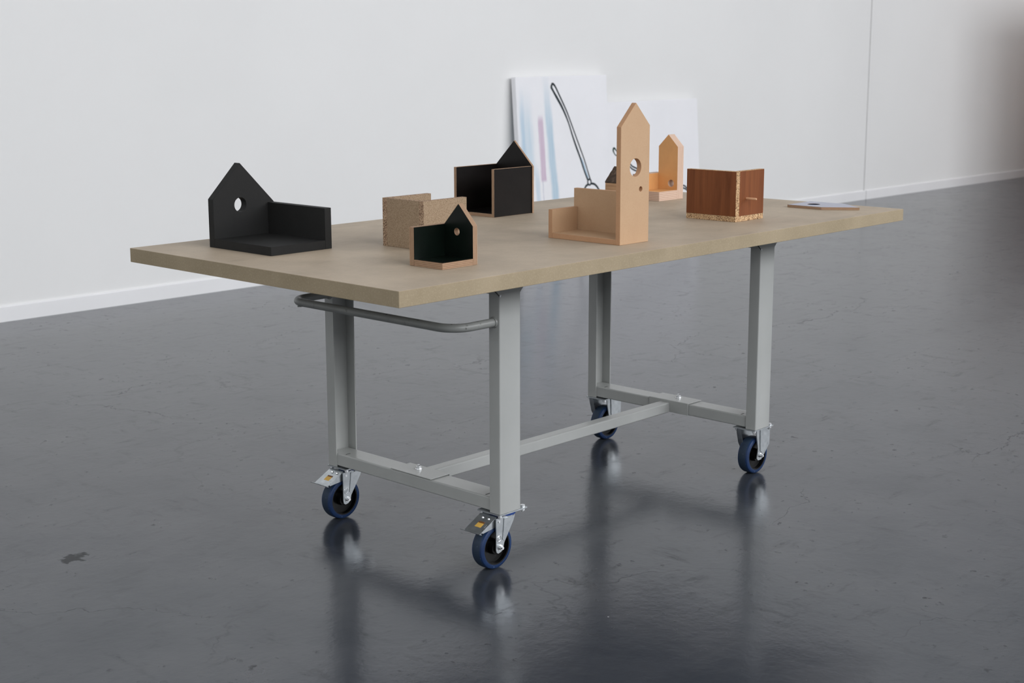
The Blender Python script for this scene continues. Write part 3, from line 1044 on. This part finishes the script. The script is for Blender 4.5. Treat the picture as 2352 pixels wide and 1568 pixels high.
def wash(col, a, slope, hw, soft, v0, v1, vs_, color, amount):
    cen = t.math('MULTIPLY_ADD', v_, slope, a)
    dist = t.math('ABSOLUTE', t.math('SUBTRACT', uj, cen))
    m1 = t.n('ShaderNodeMapRange', interpolation_type='SMOOTHSTEP')
    t.set(m1.inputs[0], dist)
    m1.inputs[1].default_value, m1.inputs[2].default_value = hw - soft, hw + soft
    m1.inputs[3].default_value, m1.inputs[4].default_value = 1, 0
    m2 = t.n('ShaderNodeMapRange', interpolation_type='SMOOTHSTEP')
    t.set(m2.inputs[0], v_)
    m2.inputs[1].default_value, m2.inputs[2].default_value = v1 - vs_, v1 + vs_ * 0.3
    m2.inputs[3].default_value, m2.inputs[4].default_value = 1, 0
    m3 = t.n('ShaderNodeMapRange', interpolation_type='SMOOTHSTEP')
    t.set(m3.inputs[0], v_)
    m3.inputs[1].default_value, m3.inputs[2].default_value = v0 - 0.01, v0 + 0.02
    f = t.math('MULTIPLY', t.math('MULTIPLY', m1.outputs[0], m2.outputs[0]), m3.outputs[0])
    f = t.math('MULTIPLY', f, t.math('MULTIPLY_ADD', streak, 1.1, 0.35), clamp=True)
    return t.mix(t.math('MULTIPLY', f, amount), col, color)


col = wash(col, 0.372, -0.055, 0.034, 0.016, -0.1, 1.19, 0.42, rgb(172, 203, 222), 0.8)
col = wash(col, 0.250, -0.018, 0.027, 0.010, 0.475, 0.945, 0.05, rgb(196, 160, 190), 0.7)
col = wash(col, 0.231, 0.0, 0.004, 0.003, 0.2, 0.50, 0.05, rgb(180, 180, 200), 0.7)
col = wash(col, 0.092, -0.01, 0.060, 0.035, 0.52, 1.10, 0.35, rgb(196, 218, 232), 0.8)
col = wash(col, 0.050, 0.0, 0.018, 0.012, 0.55, 1.12, 0.25, rgb(180, 206, 226), 0.6)
col = wash(col, 0.19, -0.04, 0.022, 0.012, 0.2, 0.60, 0.15, rgb(196, 216, 232), 0.7)
M['washed_canvas'] = t.out(col, 0.85, 0, 0.2)

c1, m = canvas((5.2972, 4.4767, 0.001), 0.975, 1.2174, 0.042, 0.07295, 'larger leaning white canvas with blue and pink streaks and a long fork-like line drawing')
child(m, 'canvas_panel', M['washed_canvas'], c1, smooth=False, bevel=0.004)
lw1 = MB()
LL = [[0.372, 1.158], [0.366, 1.14], [0.383, 1.113], [0.423, 1.059], [0.463, 1.004], [0.499, 0.944], [0.534, 0.873], [0.565, 0.791], [0.603, 0.702], [0.639, 0.624], [0.674, 0.535], [0.710, 0.460]]
ribbon(lw1, LL, [0.016, 0.020, 0.017, 0.021, 0.019, 0.016, 0.012, 0.014, 0.017, 0.015, 0.013, 0.016])
child(lw1, 'drawn_line', M['paint_line'], c1, smooth=False)
lw1 = MB()
LR = [[0.368, 1.160], [0.387, 1.162], [0.409, 1.141], [0.434, 1.101], [0.474, 1.036], [0.516, 0.965], [0.558, 0.878], [0.604, 0.779], [0.643, 0.695], [0.684, 0.606], [0.714, 0.527], [0.738, 0.462]]
ribbon(lw1, LR, [0.018, 0.018, 0.014, 0.013, 0.013, 0.012, 0.011, 0.011, 0.011, 0.010, 0.010, 0.012])
child(lw1, 'drawn_line', M['paint_line'], c1, smooth=False)
lw1 = MB()
ring = [(0.728 + 0.019 * math.cos(k * math.pi / 8), 0.442 + 0.021 * math.sin(k * math.pi / 8)) for k in range(17)]
ribbon(lw1, ring, [0.013] * 17, sub=2)
child(lw1, 'drawn_ring', M['paint_line'], c1, smooth=False)
for pts in ([[0.717, 0.427], [0.691, 0.417], [0.675, 0.400], [0.649, 0.361], [0.632, 0.302], [0.625, 0.2]], [[0.742, 0.431], [0.78, 0.424], [0.808, 0.405], [0.827, 0.382], [0.854, 0.335], [0.862, 0.267], [0.862, 0.18]]):
    lw1 = MB()
    ribbon(lw1, pts, [0.016] * len(pts))
    child(lw1, 'drawn_line', M['paint_line'], c1, smooth=False)
lw1 = MB()
ribbon(lw1, [[0.645, 0.625], [0.668, 0.575], [0.690, 0.520], [0.715, 0.470]], [0.012, 0.024, 0.024, 0.016], z=0.0004)
child(lw1, 'wash_stroke', M['pale_blue_wash'], c1, smooth=False)

c2, m = canvas((6.2912, 4.4822, 0.001), 1.105, 1.0155, 0.030, 0.07295, 'smaller leaning white canvas with a thin green-tipped line drawing behind the tan tower')
child(m, 'canvas_panel', M['canvas_white'], c2, smooth=False, bevel=0.004)
lw2 = MB()
ribbon(lw2, [[0.088, 0.618], [0.074, 0.619], [0.059, 0.632], [0.046, 0.657], [0.054, 0.672], [0.07, 0.666], [0.088, 0.648]], [0.009, 0.008, 0.009, 0.016, 0.018, 0.012, 0.010])
child(lw2, 'drawn_line', M['green_line'], c2, smooth=False)
for pts in ([[0.088, 0.648], [0.16, 0.592], [0.241, 0.541], [0.303, 0.510], [0.6, 0.420], [0.886, 0.337], [0.919, 0.319], [0.98, 0.29]],
            [[0.088, 0.618], [0.16, 0.568], [0.232, 0.524], [0.298, 0.490], [0.6, 0.400], [0.88, 0.318], [0.914, 0.305], [0.97, 0.272]]):
    lw2 = MB()
    ribbon(lw2, pts, [0.012] * len(pts))
    child(lw2, 'drawn_line', M['paint_line'], c2, smooth=False)
